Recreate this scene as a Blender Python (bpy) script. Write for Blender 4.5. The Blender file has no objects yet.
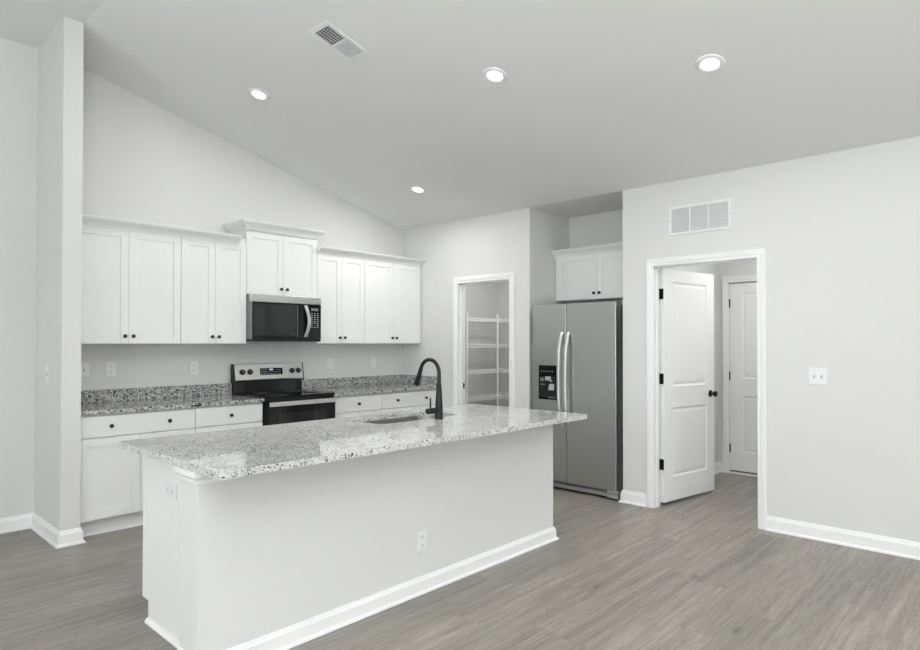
import bpy, bmesh, math, random
from mathutils import Vector, Matrix
PI = math.pi
scene = bpy.context.scene
C = scene.collection

# ------------------------------------------------------------------ camera
cam_d = bpy.data.cameras.new('camera')
cam = bpy.data.objects.new('camera', cam_d)
C.objects.link(cam)
F = Vector((0.73109262, 0.68219692, 0.01053354))
R = Vector((0.68222828, -0.73113878, 0.00081283))
U = Vector((-0.00825599, -0.00659203, 0.99994419))
m = Matrix(((R.x, U.x, -F.x, -4.9944), (R.y, U.y, -F.y, -5.5979), (R.z, U.z, -F.z, 1.4027), (0, 0, 0, 1)))
cam.matrix_world = m
cam_d.sensor_width = 36.0
cam_d.lens = 622.87 * 36.0 / 920.0
cam_d.shift_y = (335.69 - 325.0) / 920.0
cam_d.clip_start = 0.05
scene.camera = cam

# ------------------------------------------------------------------ world, daylight, exposure
scene.view_settings.view_transform = 'Standard'
scene.view_settings.look = 'None'
scene.view_settings.gamma = 1.0
scene.view_settings.use_curve_mapping = False
scene.view_settings.exposure = 0.26
w = bpy.data.worlds.new('daylight')
scene.world = w
w.use_nodes = True
wb = w.node_tree.nodes['Background']
wb.inputs[0].default_value = (0.93, 0.97, 1.0, 1)
wb.inputs[1].default_value = 1.5

def window_light(name, loc, rot, sx, sy, power, col=(0.95, 0.98, 1.0)):
    l = bpy.data.lights.new(name, 'AREA')
    l.shape = 'RECTANGLE'; l.size = sx; l.size_y = sy; l.energy = power; l.color = col
    o = bpy.data.objects.new(name, l); C.objects.link(o)
    o.location = loc; o.rotation_euler = rot
    return o
# daylight coming in through the glazing behind and beside the camera
DAY = (0.93, 0.97, 1.0)
window_light('daylight_rear_door', (-5.3, -8.93, 1.1), (PI/2, 0, 0), 2.2, 2.0, 26, DAY)
window_light('daylight_rear_window', (-2.0, -8.93, 1.5), (PI/2, 0, 0), 2.0, 1.4, 16, DAY)
window_light('daylight_left_window', (-8.13, -5.6, 1.5), (PI/2, 0, -PI/2), 2.0, 1.4, 42, DAY)
window_light('daylight_left_window_far', (-8.13, -2.4, 1.5), (PI/2, 0, -PI/2), 1.6, 1.4, 32, DAY)
# unseen lamps added behind the camera for overhead light, and in pantry and hall
def added_lamp(name, x, y, power, z=None, size=.3):
    l = bpy.data.lights.new(name, 'AREA'); l.shape = 'DISK'; l.size = size; l.energy = power; l.color = (1, .995, .995)
    o = bpy.data.objects.new(name, l); C.objects.link(o)
    o.location = (x, y, z if z else min(3.62, 2.745 - .25*x) - .04)
for x, y in ((-2.4, -4.9), (-4.6, -4.7), (-1.4, -6.6), (-3.6, -7.2), (-6.2, -6.0), (-5.6, -2.2)):
    added_lamp('living_added_lamp', x, y, 4.5)
# unseen upward fill added behind the camera to brighten the ceiling
def up_fill(name, x, y, z, power, size):
    l = bpy.data.lights.new(name, 'AREA'); l.shape = 'DISK'; l.size = size; l.energy = power; l.color = (.975, .99, 1)
    o = bpy.data.objects.new(name, l); C.objects.link(o); o.location = (x, y, z); o.rotation_euler = (PI, 0, 0)
up_fill('ceiling_fill', -5.7, -6.1, 2.0, 160, .6)
added_lamp('pantry_fill_lamp', .75, -1.15, 10.5, 2.72, .25)  # added fill, brightens the pantry; no fixture there
added_lamp('hall_fill_lamp', .95, -4.1, 13, 2.72, .25)  # added fill, brightens the hall; no fixture there

# ------------------------------------------------------------------ materials
def mat(name):
    m = bpy.data.materials.new(name); m.use_nodes = True
    nt = m.node_tree
    return m, nt, nt.nodes['Principled BSDF']
def N(nt, kind, **kw):
    n = nt.nodes.new(kind)
    for k, v in kw.items(): setattr(n, k, v)
    return n
def L(nt, a, b): nt.links.new(a, b)
def ramp(nt, fac, stops, interp='LINEAR'):
    r = N(nt, 'ShaderNodeValToRGB'); r.color_ramp.interpolation = interp
    e = r.color_ramp.elements
    while len(e) < len(stops): e.new(0.5)
    for i, (p, c) in enumerate(stops):
        e[i].position = p
        e[i].color = (c, c, c, 1) if isinstance(c, (int, float)) else (*c, 1)
    L(nt, fac, r.inputs[0]); return r
def mix(nt, fac, a, b, mode='MIX'):
    x = N(nt, 'ShaderNodeMix', data_type='RGBA', blend_type=mode)
    for s, v in ((x.inputs[0], fac), (x.inputs[6], a), (x.inputs[7], b)):
        if hasattr(v, 'links') or hasattr(v, 'is_output'): L(nt, v, s)
        elif isinstance(v, (int, float)): s.default_value = v if s.type == 'VALUE' else (v, v, v, 1)
        else: s.default_value = (*v, 1)
    return x.outputs[2]
def coords(nt, scale=(1, 1, 1)):
    t = N(nt, 'ShaderNodeNewGeometry'); mp = N(nt, 'ShaderNodeMapping')
    mp.inputs['Scale'].default_value = scale
    L(nt, t.outputs['Position'], mp.inputs[0]); return mp.outputs[0]
def paint(name, col, rough=0.6, bump=0.0, spec=0.3, scale=220):
    m, nt, b = mat(name)
    n = N(nt, 'ShaderNodeTexNoise'); n.inputs['Scale'].default_value = 1.3; n.inputs['Detail'].default_value = 3
    L(nt, coords(nt), n.inputs['Vector'])
    c2 = tuple(c * 0.975 for c in col)
    L(nt, mix(nt, n.outputs[0], col, c2), b.inputs['Base Color'])
    b.inputs['Roughness'].default_value = rough
    b.inputs['Specular IOR Level'].default_value = spec
    if bump:
        f = N(nt, 'ShaderNodeTexNoise'); f.inputs['Scale'].default_value = scale; f.inputs['Detail'].default_value = 2
        L(nt, coords(nt), f.inputs['Vector'])
        bp = N(nt, 'ShaderNodeBump'); bp.inputs['Strength'].default_value = bump; bp.inputs['Distance'].default_value = 0.002
        L(nt, f.outputs[0], bp.inputs['Height']); L(nt, bp.outputs[0], b.inputs['Normal'])
    return m
M = {}
M['wall'] = paint('wall_paint', (0.742, 0.743, 0.731), 0.75, 0.12, 0.2)
M['ceiling'] = paint('ceiling_paint', (0.81, 0.815, 0.80), 0.85, 0.25, 0.1, 160)
M['trim'] = paint('white_trim_paint', (0.89, 0.897, 0.895), 0.35, 0, 0.45)
M['cabinet'] = paint('white_cabinet_paint', (0.875, 0.88, 0.872), 0.38, 0, 0.4)
M['plastic'] = paint('white_plastic', (0.84, 0.845, 0.85), 0.3, 0, 0.5)
M['wire'] = paint('white_coated_wire', (0.85, 0.85, 0.85), 0.35, 0, 0.5)
M['slot'] = paint('dark_slot', (0.03, 0.03, 0.03), 0.6)
M['grey_slot'] = paint('grey_slot', (0.3, 0.3, 0.3), 0.6)
M['filter'] = paint('grey_vent_backing', (0.55, 0.55, 0.55), 0.9)  # flat grey sheet behind the return grille louvers
M['black'] = paint('matte_black_metal', (0.008, 0.008, 0.009), 0.33, 0, 0.35)
M['bronze'] = paint('black_cabinet_knob', (0.01, 0.009, 0.008), 0.3, 0, 0.6)
M['rubber'] = paint('black_plastic', (0.011, 0.011, 0.012), 0.4, 0, 0.35)
M['glass_black'] = paint('black_glass', (0.004, 0.0045, 0.005), 0.05, 0, 0.35)
M['dark_window'] = paint('smoked_oven_window', (0.014, 0.015, 0.016), 0.05, 0, 0.5)
M['grey_side'] = paint('grey_appliance_side', (0.22, 0.225, 0.225), 0.45, 0, 0.5)
M['wood'] = paint('wood_threshold', (0.18, 0.11, 0.06), 0.5)
M['label'] = paint('pale_marking', (0.45, 0.46, 0.47), 0.5)

def metal(name, col, rough, stretch=(1, 1, 1), aniso=0.0):
    m, nt, b = mat(name)
    b.inputs['Metallic'].default_value = 1.0
    b.inputs['Base Color'].default_value = (*col, 1)
    n = N(nt, 'ShaderNodeTexNoise'); n.inputs['Scale'].default_value = 6; n.inputs['Detail'].default_value = 6
    L(nt, coords(nt, stretch), n.inputs['Vector'])
    r = N(nt, 'ShaderNodeMapRange')
    r.inputs[3].default_value = rough * 0.85; r.inputs[4].default_value = rough * 1.15
    L(nt, n.outputs[0], r.inputs[0]); L(nt, r.outputs[0], b.inputs['Roughness'])
    bp = N(nt, 'ShaderNodeBump'); bp.inputs['Strength'].default_value = 0.04; bp.inputs['Distance'].default_value = 0.001
    L(nt, n.outputs[0], bp.inputs['Height']); L(nt, bp.outputs[0], b.inputs['Normal'])
    return m
M['steel'] = metal('brushed_stainless_steel', (0.64, 0.645, 0.64), 0.3, (3, 3, 60))
M['steel_dark'] = metal('fridge_stainless_steel', (0.50, 0.51, 0.50), 0.34, (3, 3, 60))
M['sink_steel'] = metal('sink_stainless_steel', (0.36, 0.36, 0.355), 0.38, (60, 3, 3))
M['steel_bright'] = metal('polished_handle_steel', (0.74, 0.74, 0.73), 0.36, (1, 1, 1))

def emit(name, col, s):
    m, nt, b = mat(name)
    b.inputs['Base Color'].default_value = (*col, 1)
    b.inputs['Emission Color'].default_value = (*col, 1)
    b.inputs['Emission Strength'].default_value = s
    return m
M['lamp'] = emit('led_lens', (1.0, 0.99, 0.97), 6.0)
M['display'] = emit('clock_display', (0.45, 0.62, 0.85), 0.35)

def granite(name, stops, thr, dark2, s1_=190, s2_=125):
    m, nt, b = mat(name)
    co = coords(nt)
    wn = N(nt, 'ShaderNodeTexNoise'); wn.inputs['Scale'].default_value = 60; wn.inputs['Detail'].default_value = 3
    L(nt, co, wn.inputs['Vector'])
    sc = N(nt, 'ShaderNodeVectorMath', operation='MULTIPLY_ADD')
    L(nt, wn.outputs['Color'], sc.inputs[0]); sc.inputs[1].default_value = (0.012, 0.012, 0.012); L(nt, co, sc.inputs[2])
    co2 = sc.outputs[0]
    v1 = N(nt, 'ShaderNodeTexVoronoi'); v1.inputs['Scale'].default_value = s1_; L(nt, co2, v1.inputs['Vector'])
    v2 = N(nt, 'ShaderNodeTexVoronoi'); v2.inputs['Scale'].default_value = s2_; L(nt, co2, v2.inputs['Vector'])
    s1 = N(nt, 'ShaderNodeSeparateColor'); L(nt, v1.outputs['Color'], s1.inputs[0])
    s2 = N(nt, 'ShaderNodeSeparateColor'); L(nt, v2.outputs['Color'], s2.inputs[0])
    base = ramp(nt, s1.outputs[0], stops)
    # patches where the dark minerals gather
    pn = N(nt, 'ShaderNodeTexNoise'); pn.inputs['Scale'].default_value = 14; pn.inputs['Detail'].default_value = 4
    L(nt, co, pn.inputs['Vector'])
    add = N(nt, 'ShaderNodeMath', operation='MULTIPLY_ADD'); L(nt, pn.outputs[0], add.inputs[0]); add.inputs[1].default_value = -0.55; L(nt, s2.outputs[1], add.inputs[2])
    dark = ramp(nt, add.outputs[0], [(0.0, 1.0), (-0.0 + 0.001, 1.0), (0.02, 0.0)])
    # fac: 1 where (random - patch) is under threshold
    lt = N(nt, 'ShaderNodeMath', operation='LESS_THAN'); L(nt, add.outputs[0], lt.inputs[0]); lt.inputs[1].default_value = thr
    c = mix(nt, lt.outputs[0], base.outputs[0], (0.045, 0.047, 0.05))
    lt2 = N(nt, 'ShaderNodeMath', operation='LESS_THAN'); L(nt, s2.outputs[2], lt2.inputs[0]); lt2.inputs[1].default_value = dark2
    c = mix(nt, lt2.outputs[0], c, (0.27, 0.275, 0.28))
    ln = N(nt, 'ShaderNodeTexNoise'); ln.inputs['Scale'].default_value = 5; ln.inputs['Detail'].default_value = 3
    L(nt, co, ln.inputs['Vector'])
    shade = ramp(nt, ln.outputs[0], [(0.3, 0.86), (0.7, 1.0)])
    c = mix(nt, 1.0, c, shade.outputs[0], 'MULTIPLY')
    L(nt, c, b.inputs['Base Color'])
    b.inputs['Roughness'].default_value = 0.045
    b.inputs['Specular IOR Level'].default_value = 0.55
    return m
M['granite'] = granite('white_speckled_granite', [(0.0, (0.38, 0.385, 0.39)), (0.12, (0.54, 0.54, 0.535)), (0.4, (0.65, 0.65, 0.64)), (0.7, (0.73, 0.73, 0.72)), (1.0, (0.80, 0.80, 0.79))], -0.22, 0.09, 205, 150)
M['granite_grey'] = granite('grey_speckled_granite', [(0.0, (0.13, 0.132, 0.135)), (0.18, (0.28, 0.28, 0.28)), (0.45, (0.43, 0.43, 0.42)), (0.7, (0.57, 0.57, 0.56)), (1.0, (0.74, 0.74, 0.73))], -0.15, 0.16, 110, 75)

def planks():
    m, nt, b = mat('grey_oak_plank_floor')
    co = coords(nt)
    PW, PL = 0.178, 1.22
    xyz = N(nt, 'ShaderNodeSeparateXYZ'); L(nt, co, xyz.inputs[0])
    def mth(op, a, b=None):
        n = N(nt, 'ShaderNodeMath', operation=op)
        for k, v in enumerate((a, b)):
            if v is None: continue
            if isinstance(v, (int, float)): n.inputs[k].default_value = v
            else: L(nt, v, n.inputs[k])
        return n.outputs[0]
    yr = mth('DIVIDE', xyz.outputs[1], PW); row = mth('FLOOR', yr); fy = mth('SUBTRACT', yr, row)
    wn1 = N(nt, 'ShaderNodeTexWhiteNoise', noise_dimensions='1D'); L(nt, row, wn1.inputs['W'])
    xr = mth('ADD', mth('DIVIDE', xyz.outputs[0], PL), wn1.outputs['Value']); col = mth('FLOOR', xr); fx = mth('SUBTRACT', xr, col)
    cmb = N(nt, 'ShaderNodeCombineXYZ'); L(nt, row, cmb.inputs[0]); L(nt, col, cmb.inputs[1])
    wn2 = N(nt, 'ShaderNodeTexWhiteNoise', noise_dimensions='3D'); L(nt, cmb.outputs[0], wn2.inputs['Vector'])
    sep = N(nt, 'ShaderNodeSeparateColor'); L(nt, wn2.outputs['Color'], sep.inputs[0])
    ey = mth('MULTIPLY', mth('MINIMUM', fy, mth('SUBTRACT', 1.0, fy)), PW)
    ex = mth('MULTIPLY', mth('MINIMUM', fx, mth('SUBTRACT', 1.0, fx)), PL)
    seam = mth('LESS_THAN', mth('MINIMUM', ex, ey), 0.0008)
    # shift the grain in every plank
    off = N(nt, 'ShaderNodeCombineXYZ')
    mu = N(nt, 'ShaderNodeMath', operation='MULTIPLY'); L(nt, sep.outputs[0], mu.inputs[0]); mu.inputs[1].default_value = 37.0
    L(nt, mu.outputs[0], off.inputs[0]); L(nt, mu.outputs[0], off.inputs[2])
    ad = N(nt, 'ShaderNodeVectorMath', operation='ADD'); L(nt, co, ad.inputs[0]); L(nt, off.outputs[0], ad.inputs[1])
    def mapped(s):
        mp = N(nt, 'ShaderNodeMapping'); mp.inputs['Scale'].default_value = s
        L(nt, ad.outputs[0], mp.inputs[0]); return mp.outputs[0]
    g1 = N(nt, 'ShaderNodeTexNoise'); g1.inputs['Scale'].default_value = 1.0; g1.inputs['Detail'].default_value = 8; g1.inputs['Roughness'].default_value = 0.68; g1.inputs['Distortion'].default_value = 0.35
    L(nt, mapped((1.3, 26, 1)), g1.inputs['Vector'])
    g2 = N(nt, 'ShaderNodeTexNoise'); g2.inputs['Scale'].default_value = 1.0; g2.inputs['Detail'].default_value = 8; g2.inputs['Roughness'].default_value = 0.7
    L(nt, mapped((7, 210, 1)), g2.inputs['Vector'])
    g3 = N(nt, 'ShaderNodeTexNoise'); g3.inputs['Scale'].default_value = 1.0; g3.inputs['Detail'].default_value = 2; g3.inputs['Distortion'].default_value = 1.5
    L(nt, mapped((0.9, 5.5, 1)), g3.inputs['Vector'])
    rings = N(nt, 'ShaderNodeMath', operation='SINE')
    mm = N(nt, 'ShaderNodeMath', operation='MULTIPLY'); L(nt, g3.outputs[0], mm.inputs[0]); mm.inputs[1].default_value = 75
    L(nt, mm.outputs[0], rings.inputs[0])
    base = ramp(nt, g1.outputs[0], [(0.25, (0.175, 0.162, 0.146)), (0.42, (0.260, 0.245, 0.224)), (0.55, (0.315, 0.299, 0.275)), (0.75, (0.385, 0.368, 0.341))])
    fine = ramp(nt, g2.outputs[0], [(0.3, 0.52), (0.52, 1.0), (0.8, 1.15)])
    c = mix(nt, 0.85, base.outputs[0], fine.outputs[0], 'MULTIPLY')
    rr = ramp(nt, rings.outputs[0], [(0.0, 1.0), (0.75, 1.0), (1.0, 0.80)])
    c = mix(nt, 0.55, c, rr.outputs[0], 'MULTIPLY')
    tone = ramp(nt, sep.outputs[0], [(0.0, (0.89, 0.895, 0.90)), (0.5, (1.0, 1.0, 1.0)), (1.0, (1.10, 1.09, 1.07))])
    c = mix(nt, 1.0, c, tone.outputs[0], 'MULTIPLY')
    # knots
    kv = N(nt, 'ShaderNodeTexVoronoi'); kv.inputs['Scale'].default_value = 1.0
    L(nt, mapped((1.4, 4.2, 1)), kv.inputs['Vector'])
    kr = ramp(nt, kv.outputs['Distance'], [(0.0, 0.35), (0.05, 0.7), (0.1, 1.0)])
    c = mix(nt, 0.75, c, kr.outputs[0], 'MULTIPLY')
    c = mix(nt, 1.0, c, (0.985, 0.96, 0.918), 'MULTIPLY')
    c = mix(nt, seam, c, (0.17, 0.16, 0.145))
    L(nt, c, b.inputs['Base Color'])
    rg = N(nt, 'ShaderNodeMapRange'); rg.inputs[3].default_value = 0.34; rg.inputs[4].default_value = 0.5
    L(nt, g2.outputs[0], rg.inputs[0]); L(nt, rg.outputs[0], b.inputs['Roughness'])
    b.inputs['Specular IOR Level'].default_value = 0.4
    bp = N(nt, 'ShaderNodeBump'); bp.inputs['Strength'].default_value = 0.15; bp.inputs['Distance'].default_value = 0.002
    L(nt, g2.outputs[0], bp.inputs['Height']); L(nt, bp.outputs[0], b.inputs['Normal'])
    return m
M['floor'] = planks()

def glass():
    m, nt, b = mat('window_glass')
    b.inputs['Base Color'].default_value = (1, 1, 1, 1); b.inputs['Roughness'].default_value = 0
    b.inputs['Transmission Weight'].default_value = 1.0; b.inputs['IOR'].default_value = 1.45
    return m
M['glass'] = glass()

# ------------------------------------------------------------------ mesh helpers
class MB:
    def __init__(s): s.bm = bmesh.new()
    def box(s, x0, x1, y0, y1, z0, z1):
        x0, x1 = sorted((x0, x1)); y0, y1 = sorted((y0, y1)); z0, z1 = sorted((z0, z1))
        v = [s.bm.verts.new(p) for p in ((x0,y0,z0),(x1,y0,z0),(x1,y1,z0),(x0,y1,z0),(x0,y0,z1),(x1,y0,z1),(x1,y1,z1),(x0,y1,z1))]
        for f in ((3,2,1,0),(4,5,6,7),(0,1,5,4),(1,2,6,5),(2,3,7,6),(3,0,4,7)): s.bm.faces.new([v[i] for i in f])
        return s
    def prism(s, poly, f0, f1):
        """poly of 2-D points, f0/f1 map a 2-D point to the two end caps"""
        a = [s.bm.verts.new(f0(p)) for p in poly]; b = [s.bm.verts.new(f1(p)) for p in poly]
        n = len(poly)
        s.bm.faces.new(a[::-1]); s.bm.faces.new(b)
        for i in range(n): s.bm.faces.new((a[i], a[(i+1) % n], b[(i+1) % n], b[i]))
        return s
    def lathe(s, prof, origin=(0,0,0), axis='z', seg=24):
        """prof [(r, h)], closed with caps when r = 0"""
        O = Vector(origin); rings = []
        A = {'x': Vector((1,0,0)), 'y': Vector((0,1,0)), 'z': Vector((0,0,1)), '-x': Vector((-1,0,0)), '-y': Vector((0,-1,0)), '-z': Vector((0,0,-1))}[axis] if isinstance(axis, str) else Vector(axis).normalized()
        e1 = A.orthogonal().normalized(); e2 = A.cross(e1)
        for r, h in prof:
            if r < 1e-6: rings.append([s.bm.verts.new(O + A*h)])
            else: rings.append([s.bm.verts.new(O + A*h + (e1*math.cos(2*PI*k/seg) + e2*math.sin(2*PI*k/seg))*r) for k in range(seg)])
        for a, b in zip(rings, rings[1:]):
            for k in range(seg):
                k2 = (k+1) % seg
                if len(a) == 1 and len(b) == 1: break
                if len(a) == 1: s.bm.faces.new((a[0], b[k2], b[k]))
                elif len(b) == 1: s.bm.faces.new((a[k], a[k2], b[0]))
                else: s.bm.faces.new((a[k], a[k2], b[k2], b[k]))
        for e, rev in ((rings[0], 1), (rings[-1], 0)):
            if len(e) > 1: s.bm.faces.new(e[::-1] if rev else e)
        return s
    def tube(s, pts, rad, seg=12, ry=None):
        pts = [Vector(p) for p in pts]; n = len(pts)
        if not hasattr(rad, '__len__'): rad = [rad]*n
        prev = None; rings = []
        for i, p in enumerate(pts):
            t = (pts[min(i+1, n-1)] - pts[max(i-1, 0)]).normalized()
            if prev is None: e1 = t.orthogonal().normalized()
            else: e1 = (prev - t*prev.dot(t)).normalized()
            prev = e1; e2 = t.cross(e1)
            rings.append([s.bm.verts.new(p + (e1*math.cos(2*PI*k/seg) + e2*math.sin(2*PI*k/seg))*rad[i]) for k in range(seg)])
        for a, b in zip(rings, rings[1:]):
            for k in range(seg): s.bm.faces.new((a[k], a[(k+1) % seg], b[(k+1) % seg], b[k]))
        s.bm.faces.new(rings[0][::-1]); s.bm.faces.new(rings[-1])
        return s
    def sweep(s, path, prof, f=None):
        """mitred sweep: path of 2-D points, prof [(offset to the right, height)]; f maps (a, b, height) to 3-D"""
        f = f or (lambda a, b, h: (a, b, h))
        P = [Vector(p) for p in path]; n = len(P); rows = []
        for i, p in enumerate(P):
            ns = []
            if i > 0: d = (P[i]-P[i-1]).normalized(); ns.append(Vector((d.y, -d.x)))
            if i < n-1: d = (P[i+1]-P[i]).normalized(); ns.append(Vector((d.y, -d.x)))
            if len(ns) == 2:
                h = (ns[0]+ns[1]); h = h / (1 + ns[0].dot(ns[1]))
            else: h = ns[0]
            rows.append([s.bm.verts.new(f(p.x + h.x*o, p.y + h.y*o, z)) for o, z in prof])
        k = len(prof)
        for a, b in zip(rows, rows[1:]):
            for j in range(k): s.bm.faces.new((a[j], b[j], b[(j+1) % k], a[(j+1) % k]))
        s.bm.faces.new(rows[0][::-1]); s.bm.faces.new(rows[-1])
        return s
    def build(s, name, material, parent=None, bevel=0, smooth=False, segs=2):
        bmesh.ops.recalc_face_normals(s.bm, faces=s.bm.faces[:])
        me = bpy.data.meshes.new(name); s.bm.to_mesh(me); s.bm.free()
        me.materials.append(material)
        o = bpy.data.objects.new(name, me); C.objects.link(o)
        if parent is not None: o.parent = parent
        if smooth:
            for p in me.polygons: p.use_smooth = True
            me.set_sharp_from_angle(angle=math.radians(35))
        if bevel:
            b = o.modifiers.new('bevel', 'BEVEL'); b.width = bevel; b.segments = segs; b.limit_method = 'ANGLE'; b.angle_limit = math.radians(40)
        return o
def tag(o, label, cat, group=None):
    o['label'] = label; o['category'] = cat
    if group: o['group'] = group
    return o
def thing(name, label, cat, loc=(0,0,0), rotz=0, group=None):
    o = bpy.data.objects.new(name, None); C.objects.link(o)
    o.location = loc; o.rotation_euler = (0, 0, rotz); o.empty_display_size = 0.1
    return tag(o, label, cat, group)
def struct(name, mb, material, bevel=0):
    o = mb.build(name, material, None, bevel); o['kind'] = 'structure'; return o
def struct_empty(name, loc=(0,0,0)):
    o = bpy.data.objects.new(name, None); C.objects.link(o); o.location = loc; o['kind'] = 'structure'; return o
def copy_tree(o, parent=None):
    c = o.copy(); C.objects.link(c)
    if parent is not None: c.parent = parent
    for ch in list(o.children): copy_tree(ch, c)
    return c

# ------------------------------------------------------------------ room shell
H, SL, XF, ZF, XL2, XW, YR = 2.745, 0.25, -3.6125, 3.649, -4.6, -8.2, -9.0
TW = 0.115
ZL = ZF - SL*(XL2 - XW)
struct('floor', MB().box(XW-.2, 2.2, YR-.2, .3, -0.1, 0), M['floor'])
prof = [(XW-.1, ZL-.025), (XL2, ZF), (XF, ZF), (0, H), (2.1, H), (2.1, H+.15), (0, H+.15), (XF, ZF+.15), (XL2, ZF+.15), (XW-.1, ZL+.125)]
struct('ceiling', MB().prism(prof, lambda p: (p[0], YR-.1, p[1]), lambda p: (p[0], .115, p[1])), M['ceiling'])
gable = [(XW, 0), (1.865, 0), (1.865, H), (0, H), (XF, ZF), (XL2, ZF), (XW, ZL)]
struct('wall_back', MB().prism(gable, lambda p: (p[0], 0, p[1]), lambda p: (p[0], .11, p[1])), M['wall'])
DV0, DV1, DVY = -3.733, XF, -0.679
struct('wall_divider', MB().box(DV0, DV1, DVY, 0, 0, ZF), M['wall'])
PA0, PA1 = -0.912, -1.632       # pantry opening
HA0, HA1 = -3.195, -4.024       # hall opening
AL0, AL1 = -1.882, -2.901       # fridge alcove
HD = 2.045
wr = MB()
wr.box(0, TW, 0, PA0+.018, 0, H).box(0, TW, PA0+.018, PA1-.018, HD+.018, H).box(0, TW, PA1-.018, AL0, 0, H)
wr.box(0, TW, AL1, HA0+.018, 0, H).box(0, TW, HA0+.018, HA1-.018, HD+.018, H).box(0, TW, HA1-.018, YR, 0, H)
struct('wall_right', wr, M['wall'])
struct('wall_alcove_left', MB().box(TW, 1.75, AL0, AL0+TW, 0, H), M['wall'])
struct('wall_alcove_back', MB().box(.72, .835, AL0, AL1, 0, H), M['wall'])
struct('wall_alcove_right', MB().box(TW, 2.0, AL1, AL1-.119, 0, H), M['wall'])
struct('wall_pantry_far', MB().box(1.75, 1.865, 0, AL0+TW, 0, H), M['wall'])
struct('wall_hall_near', MB().box(TW, 2.0, -4.7, -4.815, 0, H), M['wall'])
FX = 1.885; FD0, FD1 = -3.140, -3.950
wf = MB().box(FX, FX+TW, -3.02, FD0+.018, 0, H).box(FX, FX+TW, FD0+.018, FD1-.018, HD+.018, H).box(FX, FX+TW, FD1-.018, -4.7, 0, H)
struct('wall_hall_far', wf, M['wall'])
# rear and left walls with their glazing (behind and beside the camera)
wq = MB()
wq.box(XW, -6.45, YR, YR-.12, 0, 2.2).box(-4.15, -3.05, YR, YR-.12, 0, 2.2).box(-3.05, -.95, YR, YR-.12, 0, .75).box(-.95, 0, YR, YR-.12, 0, 2.2)
wq.box(-6.45, -4.15, YR, YR-.12, 2.12, 2.2)
wq.prism([(XW, 2.2), (0, 2.2), (0, H), (XF, ZF), (XL2, ZF), (XW, ZL)], lambda p: (p[0], YR, p[1]), lambda p: (p[0], YR-.12, p[1]))
struct('wall_rear', wq, M['wall'])
wl = MB().box(XW, XW-.12, 0, -1.55, 0, ZL).box(XW, XW-.12, -3.25, -4.55, 0, ZL).box(XW, XW-.12, -6.65, YR, 0, ZL)
for a, b in ((-1.55, -3.25), (-4.55, -6.65)): wl.box(XW, XW-.12, a, b, 0, .75).box(XW, XW-.12, a, b, 2.25, ZL)
struct('wall_left', wl, M['wall'])
def glazing(name, axis, c, a0, a1, z0, z1, mull):
    e = struct_empty(name)
    f = MB(); g = MB()
    def bx(mb, p, q, r, s_, d0, d1):
        if axis == 'y': mb.box(p, q, c-d0, c-d1, r, s_)
        else: mb.box(c-d0, c-d1, p, q, r, s_)
    t = .05
    for p, q, r, s_ in ((a0, a0+t, z0, z1), (a1-t, a1, z0, z1), (a0, a1, z0, z0+t), (a0, a1, z1-t, z1)): bx(f, p, q, r, s_, .03, .1)
    for k in range(1, mull+1):
        x = a0 + (a1-a0)*k/(mull+1); bx(f, x-.025, x+.025, z0, z1, .03, .1)
    bx(g, a0+t, a1-t, z0+t, z1-t, .062, .068)
    f.build('window_frame', M['trim'], e); g.build('pane', M['glass'], e)
glazing('window_1', 'y', YR, -6.45, -4.15, 0, 2.12, 1)
glazing('window_2', 'y', YR, -3.05, -.95, .75, 2.2, 1)
glazing('window_3', 'x', XW, -6.65, -4.55, .75, 2.25, 1)
glazing('window_4', 'x', XW, -3.25, -1.55, .75, 2.25, 1)

# baseboards
BB = [(0, 0), (.030, 0), (.029, .010), (.017, .019), (.015, .080), (.010, .092), (.006, .106), (0, .107)]
def base(name, path): struct(name, MB().sweep(path, BB), M['trim'])
base('baseboard_back', [(XW, 0), (DV0, 0), (DV0, DVY), (DV1, DVY), (DV1, -.56)])
CAS = .066
base('baseboard_right', [(0, -.66), (0, PA0+CAS)])
base('baseboard_pantry', [(0, PA1-CAS), (0, AL0), (.02, AL0)])
base('baseboard_alcove', [(.69, AL1), (0, AL1), (0, HA0+CAS)])
base('baseboard_right_near', [(0, HA1-CAS), (0, YR)])
base('baseboard_hall', [(.15, -3.02), (FX, -3.02), (FX, FD0+CAS)])
base('baseboard_pantry_back', [(TW, 0), (1.75, 0), (1.75, AL0+TW)])

# door openings: casing, jambs, stops
CP = [(0, 0), (0, .011), (.006, .014), (.022, .014), (.030, .018), (.052, .021), (.062, .020), (.066, .014), (.066, 0)]
def opening(e, xw, y0, y1, depth, side=1):
    """casing on the face x = xw (towards -x); y0 > y1"""
    f = lambda a, b, h: (xw - h, a, b)
    # walk so that the right-hand offset points away from the opening
    MB().sweep([(y1, 0), (y1, HD), (y0, HD), (y0, 0)][::-1], [(o, h) for o, h in CP], f).build('door_casing', M['trim'], e, smooth=False)
    j = MB()
    j.box(xw, xw+depth, y0, y0+.018, 0, HD).box(xw, xw+depth, y1, y1-.018, 0, HD).box(xw, xw+depth, y0+.018, y1-.018, HD, HD+.018)
    j.build('jamb', M['trim'], e, 0.001)
    return e
d1 = opening(struct_empty('door_1'), 0, PA0, PA1, TW)
MB().box(.03, .065, PA0, PA0-.012, 0, HD).box(.03, .065, PA1, PA1+.012, 0, HD).box(.03, .065, PA0, PA1, HD, HD-.012).build('stop', M['trim'], d1)
MB().box(.076, .100, PA0-.0025, PA0, .89, .95).build('strike_plate', M['black'], d1)
d2 = opening(struct_empty('door_2'), 0, HA0, HA1, TW)
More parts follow.
